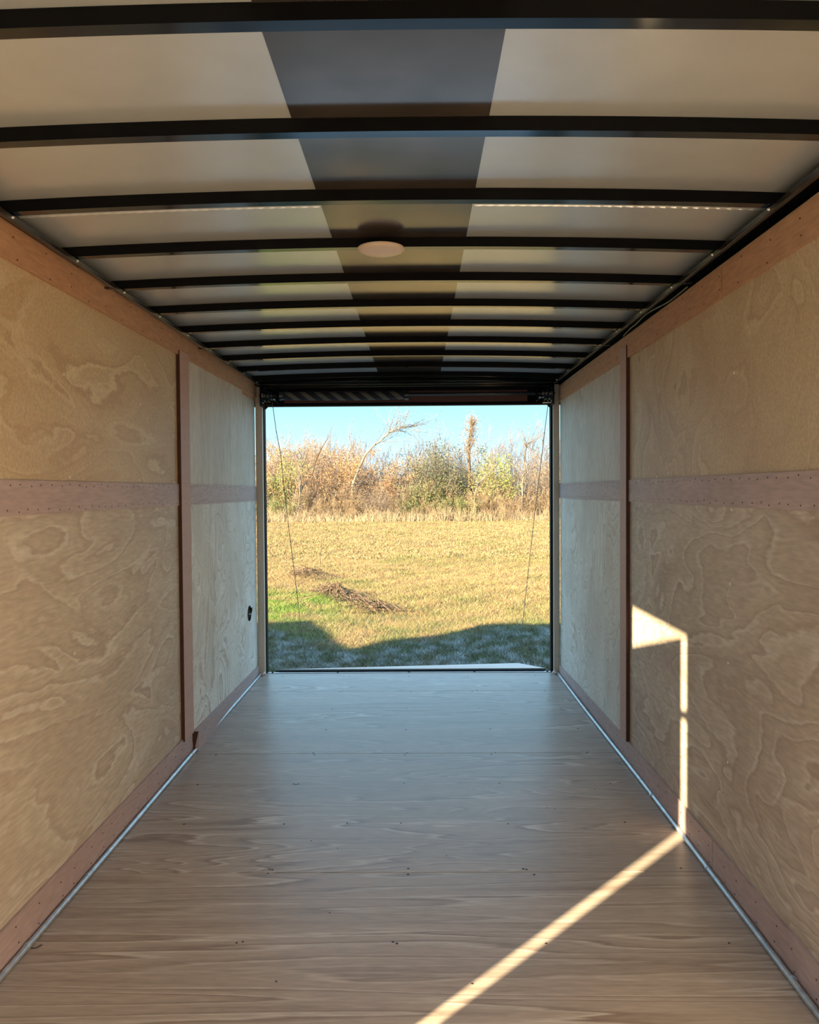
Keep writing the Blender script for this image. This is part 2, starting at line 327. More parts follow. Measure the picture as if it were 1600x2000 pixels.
# silver tube along each wall foot
for s, sn in ((-1, 'left'), (1, 'right')):
    c = empty('conduit', (0, 0, 0), label=f'thin silver tube lying where the floor meets the {sn} wall', cat='pipe')
    pts = []; y = YF if s > 0 else 1.35
    while y < 5.56:
        pts.append((s*(W-.019+.0035*math.sin(y*2.1+s)*(1 if s > 0 else .5)), y, .0095)); y += .2
    pts.append((s*(W-.019), 5.57, .0095))
    MB().tube(pts, .0085, 10).build('tube', M['steel'], c, True)
    for y in ((2.206, 2.612, 3.85, 4.9) if s < 0 else (2.05, 2.66, 3.3, 4.6)):
        x = s*(W-.019)
        MB().tube([(x, y-.004, .0095), (x, y+.004, .0095)], .0105, 10).build('clip', M['alum'] if y < 2.3 else M['steel'], c, True)
    if s < 0: MB().tube([(s*(W-.029), 2.206, .004), (s*(W-.042), 2.210, .003), (s*(W-.052), 2.224, .004)], .0018, 5).build('tie_end', M['screw'], c)

# ------------------------------------------------------------------ ceiling
SAG = .021
zr = 2.001                                         # underside of the bows at the centre
def arch(x0, x1, y0, y1, z0, z1, nseg=24):
    mb = MB(); k = nseg+1
    for i in range(k):
        x = x0+(x1-x0)*i/nseg; d = -SAG*x*x
        mb.v += [(x, y0, z0+d), (x, y1, z0+d), (x, y1, z1+d), (x, y0, z1+d)]
    for i in range(nseg):
        q = 4*i
        for a, c in ((0, 1), (1, 2), (2, 3), (3, 0)): mb.f.append((q+a, q+c, q+4+c, q+4+a))
    mb.f += [(0, 3, 2, 1), (4*nseg, 4*nseg+1, 4*nseg+2, 4*nseg+3)]
    return mb
ceil = empty('ceiling', kind='structure', label='arched sheet metal trailer roof carried on black steel bows', cat='ceiling')
zs = zr+.0305
ST0, ST1 = -.188, .224
for x0, x1 in ((-1.055, ST0), (ST1, 1.055)):
    for y0, y1 in ((YF, 1.03), (1.03, 2.25), (2.25, 3.47), (3.47, 4.69), (4.69, 5.66)):
        arch(x0, x1, y0, y1-.0005, zs, zs+.003).build('roof_sheet', M['sheet'], ceil, True)
sp_ = arch(ST0, ST1, YF, 5.66, zs-.0015, zs+.004).build('roof_strip', M['strip'], ceil, True); sp_['label'] = 'darker grey strip running down the middle'
for y, amp in ((2.266, .9), (3.48, .7)):
    for x0, x1 in ((-1.02, ST0-.006), (ST1+.006, 1.02)):
        sb = MB(); N = int((x1-x0)/.006)
        pts = [(x0+(x1-x0)*i/N, y, zs+.001-SAG*(x0+(x1-x0)*i/N)**2) for i in range(N+1)]
        rad = [.0034+amp*.0022*(.5+.5*math.cos(p[0]*2*math.pi/.03)) for p in pts]
        sb.tube(pts, rad, 6); sb.build('seam_bead', M['sheet'], ceil, True)
R0 = 1.323
nb = 0
for k in range(-6, 11):
    y = R0+.4064*k
    if y < YF+.02: continue
    # open hat-section bow: face, two flanges on the sheet
    a = arch(-1.035, 1.035, y, y+.031, zr, zr+.030, 30)
    a2 = arch(-1.02, 1.02, y+.001, y+.040, zr+.0275, zr+.0298, 30)
    f0 = len(a.v); a.v += a2.v; a.f += [tuple(i+f0 for i in f) for f in a2.f]
    ob_ = a.build('roof_bow', M['dull'], ceil); ob_.data.materials.append(M['gloss'])
    for p_ in ob_.data.polygons:
        if p_.normal.z < -.9 and p_.center.z < zr-SAG*p_.center.x**2+.002: p_.material_index = 1
# bronze top rails at both sides with the bow bolts
for s, sn, i in ((-1, 'left', 1), (1, 'right', 2)):
    t = empty(f'trim_{i}', kind='structure', label=f'dark metal top rail running along the roof edge on the {sn}', cat='trim')
    MB().box(min(s*.984, s*.998), max(s*.984, s*.998), YF, 5.56, 1.963, 1.979).build('rail_lip', M['rail'], t, bevel=.002)
    MB().box(min(s*1.004, s*1.06), max(s*1.004, s*1.06), YF, 5.56, 1.979, 1.990).build('rail_flange', M['dull'], t)
    for k in range(-6, 11):
        y = R0+.4064*k+.015
        if y < YF: continue
        MB().tube([(s*.984, y, 1.972), (s*.979, y, 1.972)], [.005, .003], 6).build('bolt', M['steel'], t)
        if k in (4, 7): MB().box(min(s*.985, s*1.03), max(s*.985, s*1.03), y-.1, y-.08, 1.962, 1.967).build('clip', M['rail'], t)
def wire(name, pts, r, m, label, cat='wire', sub=6):
    P = [Vector(p) for p in pts]; out = []
    for i in range(len(P)-1):
        p0, p1, p2, p3 = P[max(i-1, 0)], P[i], P[i+1], P[min(i+2, len(P)-1)]
        for j in range(sub):
            t = j/sub
            out.append(.5*((2*p1)+(p2-p0)*t+(2*p0-5*p1+4*p2-p3)*t*t+(3*p1-p0-3*p2+p3)*t**3))
    out.append(P[-1])
    o = MB().tube(out, r, 6).build(name, m, None, True); return tag(o, label, cat)
wire('roof_wire', [(-.99, 5.33, 1.965), (-.7, 5.33, 1.981), (-.42, 5.33, 1.966), (-.2, 5.33, 1.985), (.02, 5.33, 1.978), (.2, 5.33, 1.985), (.42, 5.33, 1.975), (.7, 5.33, 1.982), (.99, 5.33, 1.968)], .0045, M['dull'], 'black wire sagging in waves under the last roof bay above the doorway')
wire('side_wire', [(1.018, 2.9, 1.957), (1.014, 3.1, 1.952), (1.004, 3.35, 1.962), (.992, 3.47, 1.945), (1.0, 3.6, 1.95), (1.02, 3.8, 1.955)], .0028, mat('pale_wire', srgb(120, 120, 96), .5, noise=((30, 30, 30), .3, srgb(100, 104, 80))), 'thin pale green wire loose above the right upper board')
wire('side_wire', [(-1.018, 2.45, 1.985), (-1.008, 2.55, 1.972), (-.995, 2.62, 1.972), (-1.005, 2.75, 1.985), (-1.02, 3.0, 1.985)], .0028, M['cable'], 'thin brown wire loose above the left upper board')

# dome light on the fourth bow
dl = empty('dome_light', (-.0385, 2.556, zr), label='round ivory dome light fixed under a roof bow', cat='lamp')
mb = MB(); n = 36; prof = [(.0725, 0), (.0725, -.004), (.069, -.006)]
for r_, z in prof:
    for j in range(n): mb.v.append((r_*math.cos(2*math.pi*j/n), r_*math.sin(2*math.pi*j/n), z))
for i in range(2):
    for j in range(n): q = i*n; mb.f.append((q+j, q+n+j, q+n+(j+1) % n, q+(j+1) % n))
mb.f.append(tuple(range(n))); mb.build('lamp_base', M['lens'], dl, True)
mb = MB()
for i in range(8):
    a = i/7*math.pi/2; r_ = .069*math.cos(a)+.0005; z = -.005-.012*math.sin(a)
    for j in range(n): mb.v.append((r_*math.cos(2*math.pi*j/n), r_*math.sin(2*math.pi*j/n), z))
for i in range(7):
    for j in range(n): q = i*n; mb.f.append((q+j, q+n+j, q+n+(j+1) % n, q+(j+1) % n))
mb.f.append(tuple(7*n+j for j in range(n))); mb.build('lamp_lens', M['lens'], dl, True)

# ------------------------------------------------------------------ rear frame
wb = empty('wall_back', kind='structure', label='black steel rear frame around the open ramp doorway', cat='wall')
YD = 5.60
hd = MB().box(-1.06, 1.06, YD, YD+.06, 1.832, 2.04).build('header_beam', M['dull'], wb)
MB().box(-1.06, 1.06, YD-.10, YD, 1.965, 1.99).build('header_shelf', M['black'], wb, bevel=.003)
MB().box(-1.06, 1.06, YD-.02, YD, 1.94, 1.965).build('header_lip', M['black'], wb, bevel=.003)
MB().box(-.838, .817, YD-.006, YD, 1.853, 1.930).build('header_board', M['redboard'], wb)
for s in (-1, 1):
    a, b_ = (-1.027, -.982) if s < 0 else (.988, 1.027)
    MB().hexa([(a, YB+.012, 0), (b_-(0 if s < 0 else 0), YB+.012, 0), (b_, YD, 0), (a, YD, 0), (a, YB+.012, 1.96), (b_, YB+.012, 1.96), (b_, YD, 1.96), (a, YD, 1.96)]).build('jamb_board', M['jamb'], wb, bevel=.002)
    MB().box(min(s*1.03, s*.976), max(s*1.03, s*.976), YD+.001, YD+.06, -.02, 1.84).build('jamb_seal', M['dull'], wb)
    MB().tube([(s*(W-.03), YB+.0, .008), (s*(W-.045), YB+.004, .016), (s*(W-.055), YB, .010)], [.010, .012, .006], 8).build('sealant_blob', M['white'], wb, True)
    ss = MB()
    for z in np.arange(.12, 1.9, .33): ss.disc((s*(W-.012), YB+.012, z), (0, -1, 0), .003, 6, .001)
    tag(ss.build('staple', M['edge'], wb), kind='stuff')
for cx_, cz in ((-.974, 1.826), (.974, 1.826)):
    mb = MB(); sg = 1 if cx_ < 0 else -1
    mb.v = [(cx_, YD+.02, 1.834), (cx_+sg*.02, YD+.02, 1.834), (cx_, YD+.02, 1.814), (cx_, YD+.05, 1.834), (cx_+sg*.02, YD+.05, 1.834), (cx_, YD+.05, 1.814)]
    mb.f = [(0, 1, 2), (3, 5, 4), (1, 4, 5, 2), (0, 2, 5, 3), (0, 3, 4, 1)]; mb.build('corner_gusset', M['dull'], wb)
# threshold
th = empty('trim_3', kind='structure', label='metal threshold strip with small bolts at the doorway foot', cat='trim')
MB().box(-.975, .975, 5.60, 5.625, -.02, .004).build('threshold_plate', M['alum'], th)
MB().box(-.90, .93, 5.632, 5.66, -.03, .012).build('threshold_bar', M['dull'], th)
for x in (-.94, -.49, 0, .45, .95): MB().tube([(x, 5.612, .004), (x, 5.612, .010)], [.008, .005], 8).build('bolt', M['dull'], th)

# ------------------------------------------------------------------ ramp door, spring and cables
rm = empty('ramp_door', (0, 5.67, 0), label='pale ramp door lowered onto the grass behind the threshold', cat='ramp')
def rel(P, o): return [(p[0]-o[0], p[1]-o[1], p[2]-o[2]) for p in P]
y0, y1 = 5.67, 7.19; zl0, zr0, zl1, zr1 = .013, .014, -.332, -.272; t = .035
ob = rel([(-.93, y0, zl0-t), (.943, y0, zr0-t), (.943, y1, zr1-t), (-.93, y1, zl1-t), (-.93, y0, zl0), (.943, y0, zr0), (.943, y1, zr1), (-.93, y1, zl1)], (0, 5.67, 0))
MB().hexa(ob).build('ramp_panel', M['ramp'], rm)
ob = rel([(-.93, y1+.004, zl1-t), (.943, y1+.004, zr1-t), (.943, 7.5, -.428), (-.93, 7.5, -.432), (-.93, y1+.004, zl1-.004), (.943, y1+.004, zr1-.004), (.943, 7.5, -.40), (-.93, 7.5, -.41)], (0, 5.67, 0))
MB().hexa(ob).build('ramp_flap', M['ramp'], rm)
MB().tube(rel([(-.93, 5.668, -.003), (.943, 5.668, -.002)], (0, 5.67, 0)), .008, 8).build('hinge_rod', M['dull'], rm)
sa = empty('spring_assembly', (0, 5.52, 1.895), label='ramp counterweight spring in a striped sleeve on a shaft under the header', cat='spring')
OO = (0, 5.52, 1.895)
pts = []; rad = []
for i in range(60):
    x = -.83+.83*i/59; pts.append((x, 5.52, 1.893-.012*math.sin(math.pi*i/59)*.5)); rad.append(.0285+.0012*math.sin(i*2.2))
MB().tube(rel(pts, OO), rad, 20).build('spring_sleeve', M['weave'], sa, True)
MB().tube(rel([(-.99, 5.52, 1.895), (.99, 5.52, 1.897)], OO), .011, 10).build('shaft', M['steel'] if False else M['black'], sa, True)
for x, r0_, r1_ in ((-.002, .034, .034), (-.842, .034, .03)):
    MB().tube(rel([(x-.012, 5.52, 1.893), (x+.012, 5.52, 1.893)], OO), [r0_, r1_], 16).build('spring_cone', M['black'], sa)
for s in (-1, 1):
    d = MB(); xx = [(.902, .028), (.915, .030), (.917, .044), (.923, .044), (.926, .036), (.936, .037), (.938, .046), (.944, .046), (.947, .038), (.958, .04), (.960, .05), (.968, .052), (.970, .02)]
    d.tube(rel([(s*x, 5.52, 1.893) for x, r_ in xx], OO), [r_ for x, r_ in xx], 24).build('cable_drum', M['black'], sa)
    MB().box(*(sorted((s*.972, s*.978))), -.06, .08, -.075, .06).build('bracket', M['dull'], sa)
    MB().box(*(sorted((s*.868, s*.873))), -.04, .08, -.05, .06).build('bracket', M['dull'], sa)
    for k in range(3): MB().tube(rel([(s*.878, 5.48+.02*k, 1.865-.004*k), (s*.892, 5.48+.02*k, 1.865-.004*k)], OO), .006, 6).build('set_screw', M['alum'] if k == 0 else M['black'], sa)
    MB().box(*(sorted((s*.905, s*.962))), -.045, -.02, -.066, -.062).build('drum_guard', M['alum'] if s > 0 else M['dull'], sa)
def cab(pts, label):
    o = MB().tube(pts, .0024, 5).build('lift_cable', M['cable'], None); return tag(o, label, 'cable')
def px(x, y, Y):
    d = fw + r2*((x-800)/FPX) - u2*((y-1000)/FPX); k = Y/d.y
    return (CX+d.x*k, Y, CH+d.z*k)
cab([(-.905, 5.52, 1.852), (-.885, 5.545, 1.66), (-.868, 5.62, 1.50), (-.868, 5.74, 1.28), (-.878, 5.98, 1.0), (-.888, 6.34, .58), (-.905, 6.72, .16), (-.918, 7.17, -.318)], 'thin steel cable with a kink hanging at the left of the doorway')
cab([(.945, 5.50, 1.846), (.942, 6.2, 1.0), (.94, 7.17, -.262)], 'straight thin steel cable hanging at the right of the doorway')

# oval cable hole on the left wall near the door
hp = empty('wall_socket', (-W, 5.288, .463), label='round black wiring hole low on the left wall beside the doorway', cat='socket')
n = 28; mb = MB()
for (r_, x) in ((.050, .0), (.050, .004), (.043, .004), (.043, .0008)):
    for j in range(n): mb.v.append((x, r_*math.cos(2*math.pi*j/n), r_*math.sin(2*math.pi*j/n)))
for i in range(3):
    for j in range(n): q = i*n; mb.f.append((q+j, q+(j+1) % n, q+n+(j+1) % n, q+n+j))
mb.build('socket_ring', M['dull'], hp, True)
MB().tube([(.0005, 0, 0), (.0015, 0, 0)], .043, 24).build('socket_hole', M['dull'], hp)
MB().tube([(.002, -.01, -.04), (.008, 0, -.01), (.012, .02, .015), (.006, .012, .035)], .004, 6).build('wire', M['black'], hp, True)
MB().tube([(.003, .02, .0), (.009, -.02, -.004), (.003, -.03, .0)], .0022, 6).build('wire', M['alum'], hp, True)
MB().box(.002, .016, .012, .04, .018, .034).build('plug', M['black'], hp)

# ------------------------------------------------------------------ side door (swung open outside, left, beside the camera)
dr = empty('door_1', kind='structure', label='side entry door of the trailer standing open outside the left wall', cat='door')
ph = math.atan2(.3, .339); P0 = Vector((-1.090, .586, 0)); ud = Vector((-math.sin(ph), math.cos(ph), 0)); nd = Vector((-math.cos(ph), -math.sin(ph), 0))
def slab(a, b_, z0, z1, t0, t1, name, m):
    c = [P0+ud*a+nd*t0, P0+ud*b_+nd*t0, P0+ud*b_+nd*t1, P0+ud*a+nd*t1]
    return MB().hexa([(q.x, q.y, z0) for q in c]+[(q.x, q.y, z1) for q in c]).build(name, m, dr)
slab(0, .80, .0, 1.865, 0, .035, 'door_panel', M['paint'])
slab(.66, .72, .95, 1.02, .035, .05, 'door_handle', M['dull'])
for z in (.25, 1.576):
    MB().hexa([(-1.078, .51, z-.013), (-1.02, .51, z-.013), (-1.075, .62, z-.013), (-1.10, .62, z-.013), (-1.078, .51, z+.013), (-1.02, .51, z+.013), (-1.075, .62, z+.013), (-1.10, .62, z+.013)]).build('hinge', M['dull'], dr)

#@@OUT
# ------------------------------------------------------------------ outside: ground
GZ = -.42
def hnoise(x, y):
    return (.035*np.sin(x*1.3+.7)*np.cos(y*.9+.2) + .02*np.sin(x*3.1+y*1.7) + .012*np.sin(x*6.3-y*4.9+1) )
def gh(x, y):
    x = np.asarray(x, float); y = np.asarray(y, float)
    h = hnoise(x, y)*np.clip((y-7.6)/1.5, .1, 1)
    h += .16*np.exp(-(((x+1.25)/.42)**2+((y-12.6)/.7)**2))                       # spoil mounds in the field
    h += .10*np.exp(-(((x+.72)/.35)**2+((y-11.4)/.35)**2)) + .12*np.exp(-(((x+2.2)/.6)**2+((y-15.6)/.6)**2))
    return GZ + h
def gridmesh(xs, ys):
    X, Y = np.meshgrid(xs, ys); Z = gh(X, Y)
    v = np.stack([X.ravel(), Y.ravel(), Z.ravel()], 1); nx, ny = len(xs), len(ys)
    i = np.arange((ny-1)*(nx-1)); r, c = i//(nx-1), i % (nx-1); a = r*nx+c
    return v, np.stack([a, a+1, a+nx+1, a+nx], 1)
def npmesh(name, v, f, m):
    me = bpy.data.meshes.new(name); k = f.shape[1]
    me.vertices.add(len(v)); me.vertices.foreach_set('co', np.asarray(v, np.float32).ravel())
    me.loops.add(f.size); me.loops.foreach_set('vertex_index', f.astype(np.int32).ravel())
    me.polygons.add(len(f)); me.polygons.foreach_set('loop_start', (np.arange(len(f))*k).astype(np.int32))
    me.update(calc_edges=True); me.materials.append(m); return me
def grassmat(name, ground):
    m = bpy.data.materials.new(name); m.use_nodes = True; n = m.node_tree.nodes; l = m.node_tree.links; b = n['Principled BSDF']
    b.inputs['Roughness'].default_value = .75; b.inputs['Specular IOR Level'].default_value = .15
    g = n.new('ShaderNodeNewGeometry')
    def nz(s, det=3, stretch=(1, 1, 1)):
        mp = n.new('ShaderNodeMapping'); mp.inputs['Scale'].default_value = stretch; l.new(g.outputs['Position'], mp.inputs[0])
        x = n.new('ShaderNodeTexNoise'); x.inputs['Scale'].default_value = s; x.inputs['Detail'].default_value = det; l.new(mp.outputs[0], x.inputs[0]); return x.outputs[0]
    def mr(a, lo, hi, t0=0, t1=1):
        x = n.new('ShaderNodeMapRange'); x.inputs['From Min'].default_value = lo; x.inputs['From Max'].default_value = hi; x.inputs['To Min'].default_value = t0; x.inputs['To Max'].default_value = t1; l.new(a, x.inputs[0]); return x.outputs[0]
    def mix(f, a, c):
        x = n.new('ShaderNodeMix'); x.data_type = 'RGBA'; l.new(f, x.inputs[0])
        for s_, v in ((6, a), (7, c)):
            if isinstance(v, tuple): x.inputs[s_].default_value = v
            else: l.new(v, x.inputs[s_])
        return x.outputs[2]
    def mul(a, c):
        x = n.new('ShaderNodeMath'); x.operation = 'MULTIPLY'; l.new(a, x.inputs[0])
        if isinstance(c, (int, float)): x.inputs[1].default_value = c
        else: l.new(c, x.inputs[1])
        return x.outputs[0]
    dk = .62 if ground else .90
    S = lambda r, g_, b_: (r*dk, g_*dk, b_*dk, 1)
    sp_ = n.new('ShaderNodeSeparateXYZ'); l.new(g.outputs['Position'], sp_.inputs[0])
    fine = nz(38 if ground else 26, 4)
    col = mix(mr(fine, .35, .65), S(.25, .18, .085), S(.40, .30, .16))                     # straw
    col = mix(mul(mr(nz(1.1, 4, (.7, 1, 1)), .50, .66), .65), col, S(.17, .19, .07))         # thin green growth
    near = mr(sp_.outputs['Y'], 14.5, 10.0)                                                  # greener near the trailer
    col = mix(mul(mul(near, mr(nz(2.3, 4), .38, .60)), .75), col, S(.16, .19, .07))
    # lush patch on the left
    lx = mr(sp_.outputs['X'], -.75, -1.5); ly = mr(sp_.outputs['Y'], 14.6, 13.4); ly2 = mr(sp_.outputs['Y'], 8.5, 10.5)
    col = mix(mul(mul(mul(lx, ly), ly2), mr(nz(2.6, 4), .40, .60)), col, S(.15, .24, .05))
    # shadow tint put into the colour, with hoar frost where the sun has not reached
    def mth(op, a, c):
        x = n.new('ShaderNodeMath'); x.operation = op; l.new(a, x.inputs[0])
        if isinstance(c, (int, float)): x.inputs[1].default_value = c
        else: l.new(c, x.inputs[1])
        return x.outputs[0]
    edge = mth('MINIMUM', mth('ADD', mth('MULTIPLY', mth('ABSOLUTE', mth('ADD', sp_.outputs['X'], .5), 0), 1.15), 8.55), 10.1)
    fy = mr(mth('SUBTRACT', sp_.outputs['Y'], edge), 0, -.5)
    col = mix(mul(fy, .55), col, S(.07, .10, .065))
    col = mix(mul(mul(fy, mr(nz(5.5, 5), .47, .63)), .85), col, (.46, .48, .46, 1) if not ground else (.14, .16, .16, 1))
    l.new(col, b.inputs['Base Color'])
    if not ground:
        rg = n.new('ShaderNodeNewGeometry'); hs = n.new('ShaderNodeHueSaturation'); l.new(rg.outputs['Random Per Island'], hs.inputs['Value'])
        v = mr(rg.outputs['Random Per Island'], 0, 1, .42, 1.45); l.new(v, hs.inputs['Value']); l.new(col, hs.inputs['Color']); l.new(hs.outputs[0], b.inputs['Base Color'])
    return m
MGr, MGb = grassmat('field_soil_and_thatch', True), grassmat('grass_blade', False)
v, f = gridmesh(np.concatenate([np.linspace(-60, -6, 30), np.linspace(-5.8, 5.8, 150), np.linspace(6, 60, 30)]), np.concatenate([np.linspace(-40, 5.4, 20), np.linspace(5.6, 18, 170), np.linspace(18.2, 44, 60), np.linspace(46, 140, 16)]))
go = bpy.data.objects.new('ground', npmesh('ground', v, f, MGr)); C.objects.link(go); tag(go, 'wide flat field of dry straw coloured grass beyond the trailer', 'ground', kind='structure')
def blades(N, y0, y1, wf, h0, h1, wid, cl, name, lab):
    y = y0+(y1-y0)*rng.random(N)**1.0
    x = (rng.random(N)*2-1)*(y*wf+.6)+.07
    if cl: # clumpy
        cxs = rng.normal(0, .05, N); x = np.round(x/.16)*.16+rng.normal(0, .05, N); y = np.round(y/.2)*.2+rng.normal(0, .06, N)
    z = gh(x, y); h = (h0+(h1-h0)*rng.random(N)**1.5)
    a = rng.random(N)*2*np.pi; lean = rng.random(N)*1.6+.5; b_ = rng.random(N)*2*np.pi
    ww = wid*(.6+.8*rng.random(N))
    dx, dy = np.cos(a)*ww, np.sin(a)*ww; lx, ly = np.cos(b_)*lean*h, np.sin(b_)*lean*h
    v = np.stack([np.stack([x-dx, y-dy, z-.01], 1), np.stack([x+dx, y+dy, z-.01], 1), np.stack([x+lx+dx*.35, y+ly+dy*.35, z+h], 1), np.stack([x+lx-dx*.35, y+ly-dy*.35, z+h], 1)], 1).reshape(-1, 3)
    f = np.arange(N*4).reshape(-1, 4)
    ok = ~(((y < 7.62) & (np.abs(x) < 1.05)) | (y < 5.8)); f = f[ok]
    o = bpy.data.objects.new(name, npmesh(name, v, f, MGb)); C.objects.link(o); tag(o, lab, 'grass', kind='stuff')
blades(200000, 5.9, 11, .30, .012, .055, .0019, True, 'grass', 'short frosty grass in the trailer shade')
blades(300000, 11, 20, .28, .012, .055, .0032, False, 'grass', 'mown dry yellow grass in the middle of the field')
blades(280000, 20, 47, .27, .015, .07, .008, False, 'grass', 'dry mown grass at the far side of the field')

# ------------------------------------------------------------------ twigs and trees
def tubes(segs, sides=3):
    A = np.array([[*s[0], *s[1], s[2], s[3]] for s in segs], float); P0_, P1_ = A[:, :3], A[:, 3:6]
    d = P1_-P0_; d /= np.linalg.norm(d, axis=1, keepdims=True)+1e-9
    ref = np.where(np.abs(d[:, 2:3]) < .9, [[0, 0, 1.]], [[1., 0, 0]]); a = np.cross(d, ref); a /= np.linalg.norm(a, axis=1, keepdims=True)+1e-9; c = np.cross(d, a)
    V = []
    for P, R in ((P0_, A[:, 6:7]), (P1_, A[:, 7:8])):
        for j in range(sides):
            t = 2*np.pi*j/sides; V.append(P+(a*math.cos(t)+c*math.sin(t))*R)
    V = np.stack(V, 1).reshape(-1, 3); k = np.arange(len(A))[:, None]*2*sides
    F = np.concatenate([k+np.array([[j, (j+1) % sides, sides+(j+1) % sides, sides+j]]) for j in range(sides)], 0)
    return V, F
def grow(segs, p, d, L, r, lev, R, n=5, wander=.25, upb=.06, kids=5, spread=.9, ratio=.55, tips=None, start=.25):
    p = np.array(p, float); d = np.array(d, float); d /= np.linalg.norm(d); pts = [p]
    for i in range(n):
        d = d+R.normal(0, wander, 3)*.5+np.array([0, 0, upb]); d /= np.linalg.norm(d)
        q = p+d*L/n; ra = r*(1-.75*i/n); rb = r*(1-.75*(i+1)/n); segs.append((tuple(p), tuple(q), ra, rb)); p = q; pts.append(p)
    if tips is not None and lev <= 1: tips += [tuple(pts[-1]), tuple(pts[-2]), tuple(pts[len(pts)//2])]
    if lev > 0:
        for k in range(kids):
            t = start+(1-start)*(k+R.random())/kids; i = min(int(t*n), n-1); b_ = pts[i]+(pts[i+1]-pts[i])*(t*n-i)
            ax = R.normal(0, 1, 3); ax -= ax.dot(d)*d; ax /= np.linalg.norm(ax)+1e-9
            nd_ = d*math.cos(spread)+ax*math.sin(spread)*R.uniform(.7, 1.2)
            grow(segs, b_, nd_, L*ratio*R.uniform(.7, 1.15)*(1.15-t*.5), max(r*.5*(1-.6*t), .009), lev-1, R, max(3, n-1), wander, upb, kids, spread, ratio, tips, .15)
def leaves(tips, N, size, jit, R):
    T = np.array(tips); i = R.integers(0, len(T), N); c = T[i]+R.normal(0, jit, (N, 3))
    a = R.normal(0, 1, (N, 3)); a /= np.linalg.norm(a, axis=1, keepdims=True); b_ = R.normal(0, 1, (N, 3)); b_ -= (a*b_).sum(1, keepdims=True)*a; b_ /= np.linalg.norm(b_, axis=1, keepdims=True)
    s = size*(.6+.8*R.random((N, 1)))
    V = np.stack([c-a*s, c+b_*s*.6, c+a*s, c-b_*s*.6], 1).reshape(-1, 3); return V, np.arange(N*4).reshape(-1, 4)
def vmat(name, c0, c1, sc_=1.2):
    m = mat(name, c0, .8, 0, .1, noise=((sc_, sc_, sc_), .15, c1)); return m
TW = {'bark': vmat('dark_bark', (.07, .05, .035, 1), (.13, .10, .07, 1)), 'tan': vmat('tan_twigs', (.24, .17, .11, 1), (.38, .29, .19, 1)), 'russet': vmat('russet_twigs', (.25, .165, .11, 1), (.38, .27, .19, 1)), 'orange': vmat('orange_twigs', (.30, .17, .09, 1), (.38, .25, .14, 1)),
      'grey': vmat('grey_twigs', (.14, .115, .10, 1), (.25, .21, .18, 1)), 'pale': vmat('pale_bark', (.20, .16, .12, 1), (.32, .27, .20, 1)),
      'haze': vmat('far_grey_twigs', (.17, .15, .15, 1), (.24, .20, .19, 1))}
LF = {'green': vmat('green_leaf', (.10, .14, .05, 1), (.18, .22, .09, 1), 2), 'dark': vmat('dark_green_leaf', (.06, .08, .045, 1), (.13, .14, .09, 1), 2), 'orange': vmat('dry_orange_leaf', (.30, .17, .09, 1), (.38, .25, .14, 1), 2),
      'tan': vmat('dry_tan_leaf', (.30, .23, .15, 1), (.42, .33, .22, 1), 2), 'lime': vmat('yellow_green_leaf', (.18, .22, .06, 1), (.26, .29, .11, 1), 2), 'gold': vmat('golden_dry_grass', (.36, .27, .15, 1), (.46, .37, .22, 1), 1.5)}
def plant(name, base, tw, leaf=None, nleaf=0, lsize=.06, seed=1, H=3., stems=6, lev=2, r=.03, spreadout=.5, kids=6, wander=.3, upb=.08, fill=.8, jit=.15):
    R = np.random.default_rng(seed); segs = []; tips = []
    for k in range(stems):
        a = 2*math.pi*(k+R.random())/stems; o_ = R.random()*spreadout
        grow(segs, (math.cos(a)*o_*.5, math.sin(a)*o_*.5, -.05), (math.cos(a)*o_, math.sin(a)*o_, 1), H*R.uniform(.65, 1.0), r*R.uniform(.7, 1.1), lev, R, 6, wander, upb, kids, fill, .5, tips)
    root = empty(name, base)
    v, f = tubes(segs); ob_ = bpy.data.objects.new('branches', npmesh('branches', v, f, TW[tw])); C.objects.link(ob_); ob_.parent = root
    if leaf:
        v, f = leaves(tips, nleaf, lsize, jit, R); lo_ = bpy.data.objects.new('foliage', npmesh('foliage', v, f, LF[leaf])); C.objects.link(lo_); lo_.parent = root; lo_['kind'] = 'stuff'
    return root
def dup(root, loc, rz=0, s=(1, 1, 1)):
    r_ = root.copy(); C.objects.link(r_); r_.location = loc; r_.rotation_euler = (0, 0, rz); r_.scale = s
    for ch in root.children:
        c = ch.copy(); C.objects.link(c); c.parent = r_
    return r_
def fx(pxl, Y): return .0709+(pxl-816.8)/FPX*Y
def hz(py, Y): return CH-(py-958)/FPX*Y-GZ               # height above the ground that reaches picture row py
# background thicket: kinds, copies
kinds = [
 ('bramble_bush', 'tan bare bramble bush', dict(tw='tan', leaf='tan', nleaf=600, lsize=.026, H=2.6, stems=11, lev=2, r=.026, spreadout=1.6, kids=9, seed=1)),
 ('brush', 'grey brown leafless brush', dict(tw='grey', H=2.9, stems=11, lev=2, r=.028, spreadout=1.2, kids=9, seed=2, leaf='tan', nleaf=900, lsize=.03)),
 ('russet_bush', 'russet dry leaved bush', dict(tw='russet', leaf='orange', nleaf=800, lsize=.03, H=3.0, stems=9, lev=2, r=.026, spreadout=1.0, kids=9, seed=3)),
 ('green_bush', 'olive green leafy bush', dict(tw='tan', leaf='green', nleaf=2600, lsize=.04, H=1.9, stems=9, lev=2, r=.022, spreadout=1.5, kids=8, seed=4)),
 ('bare_sapling', 'slender bare grey sapling', dict(tw='haze', H=5.2, stems=3, lev=3, r=.045, spreadout=.5, kids=6, seed=5, wander=.16, upb=.14, fill=.6))]
R = np.random.default_rng(21)
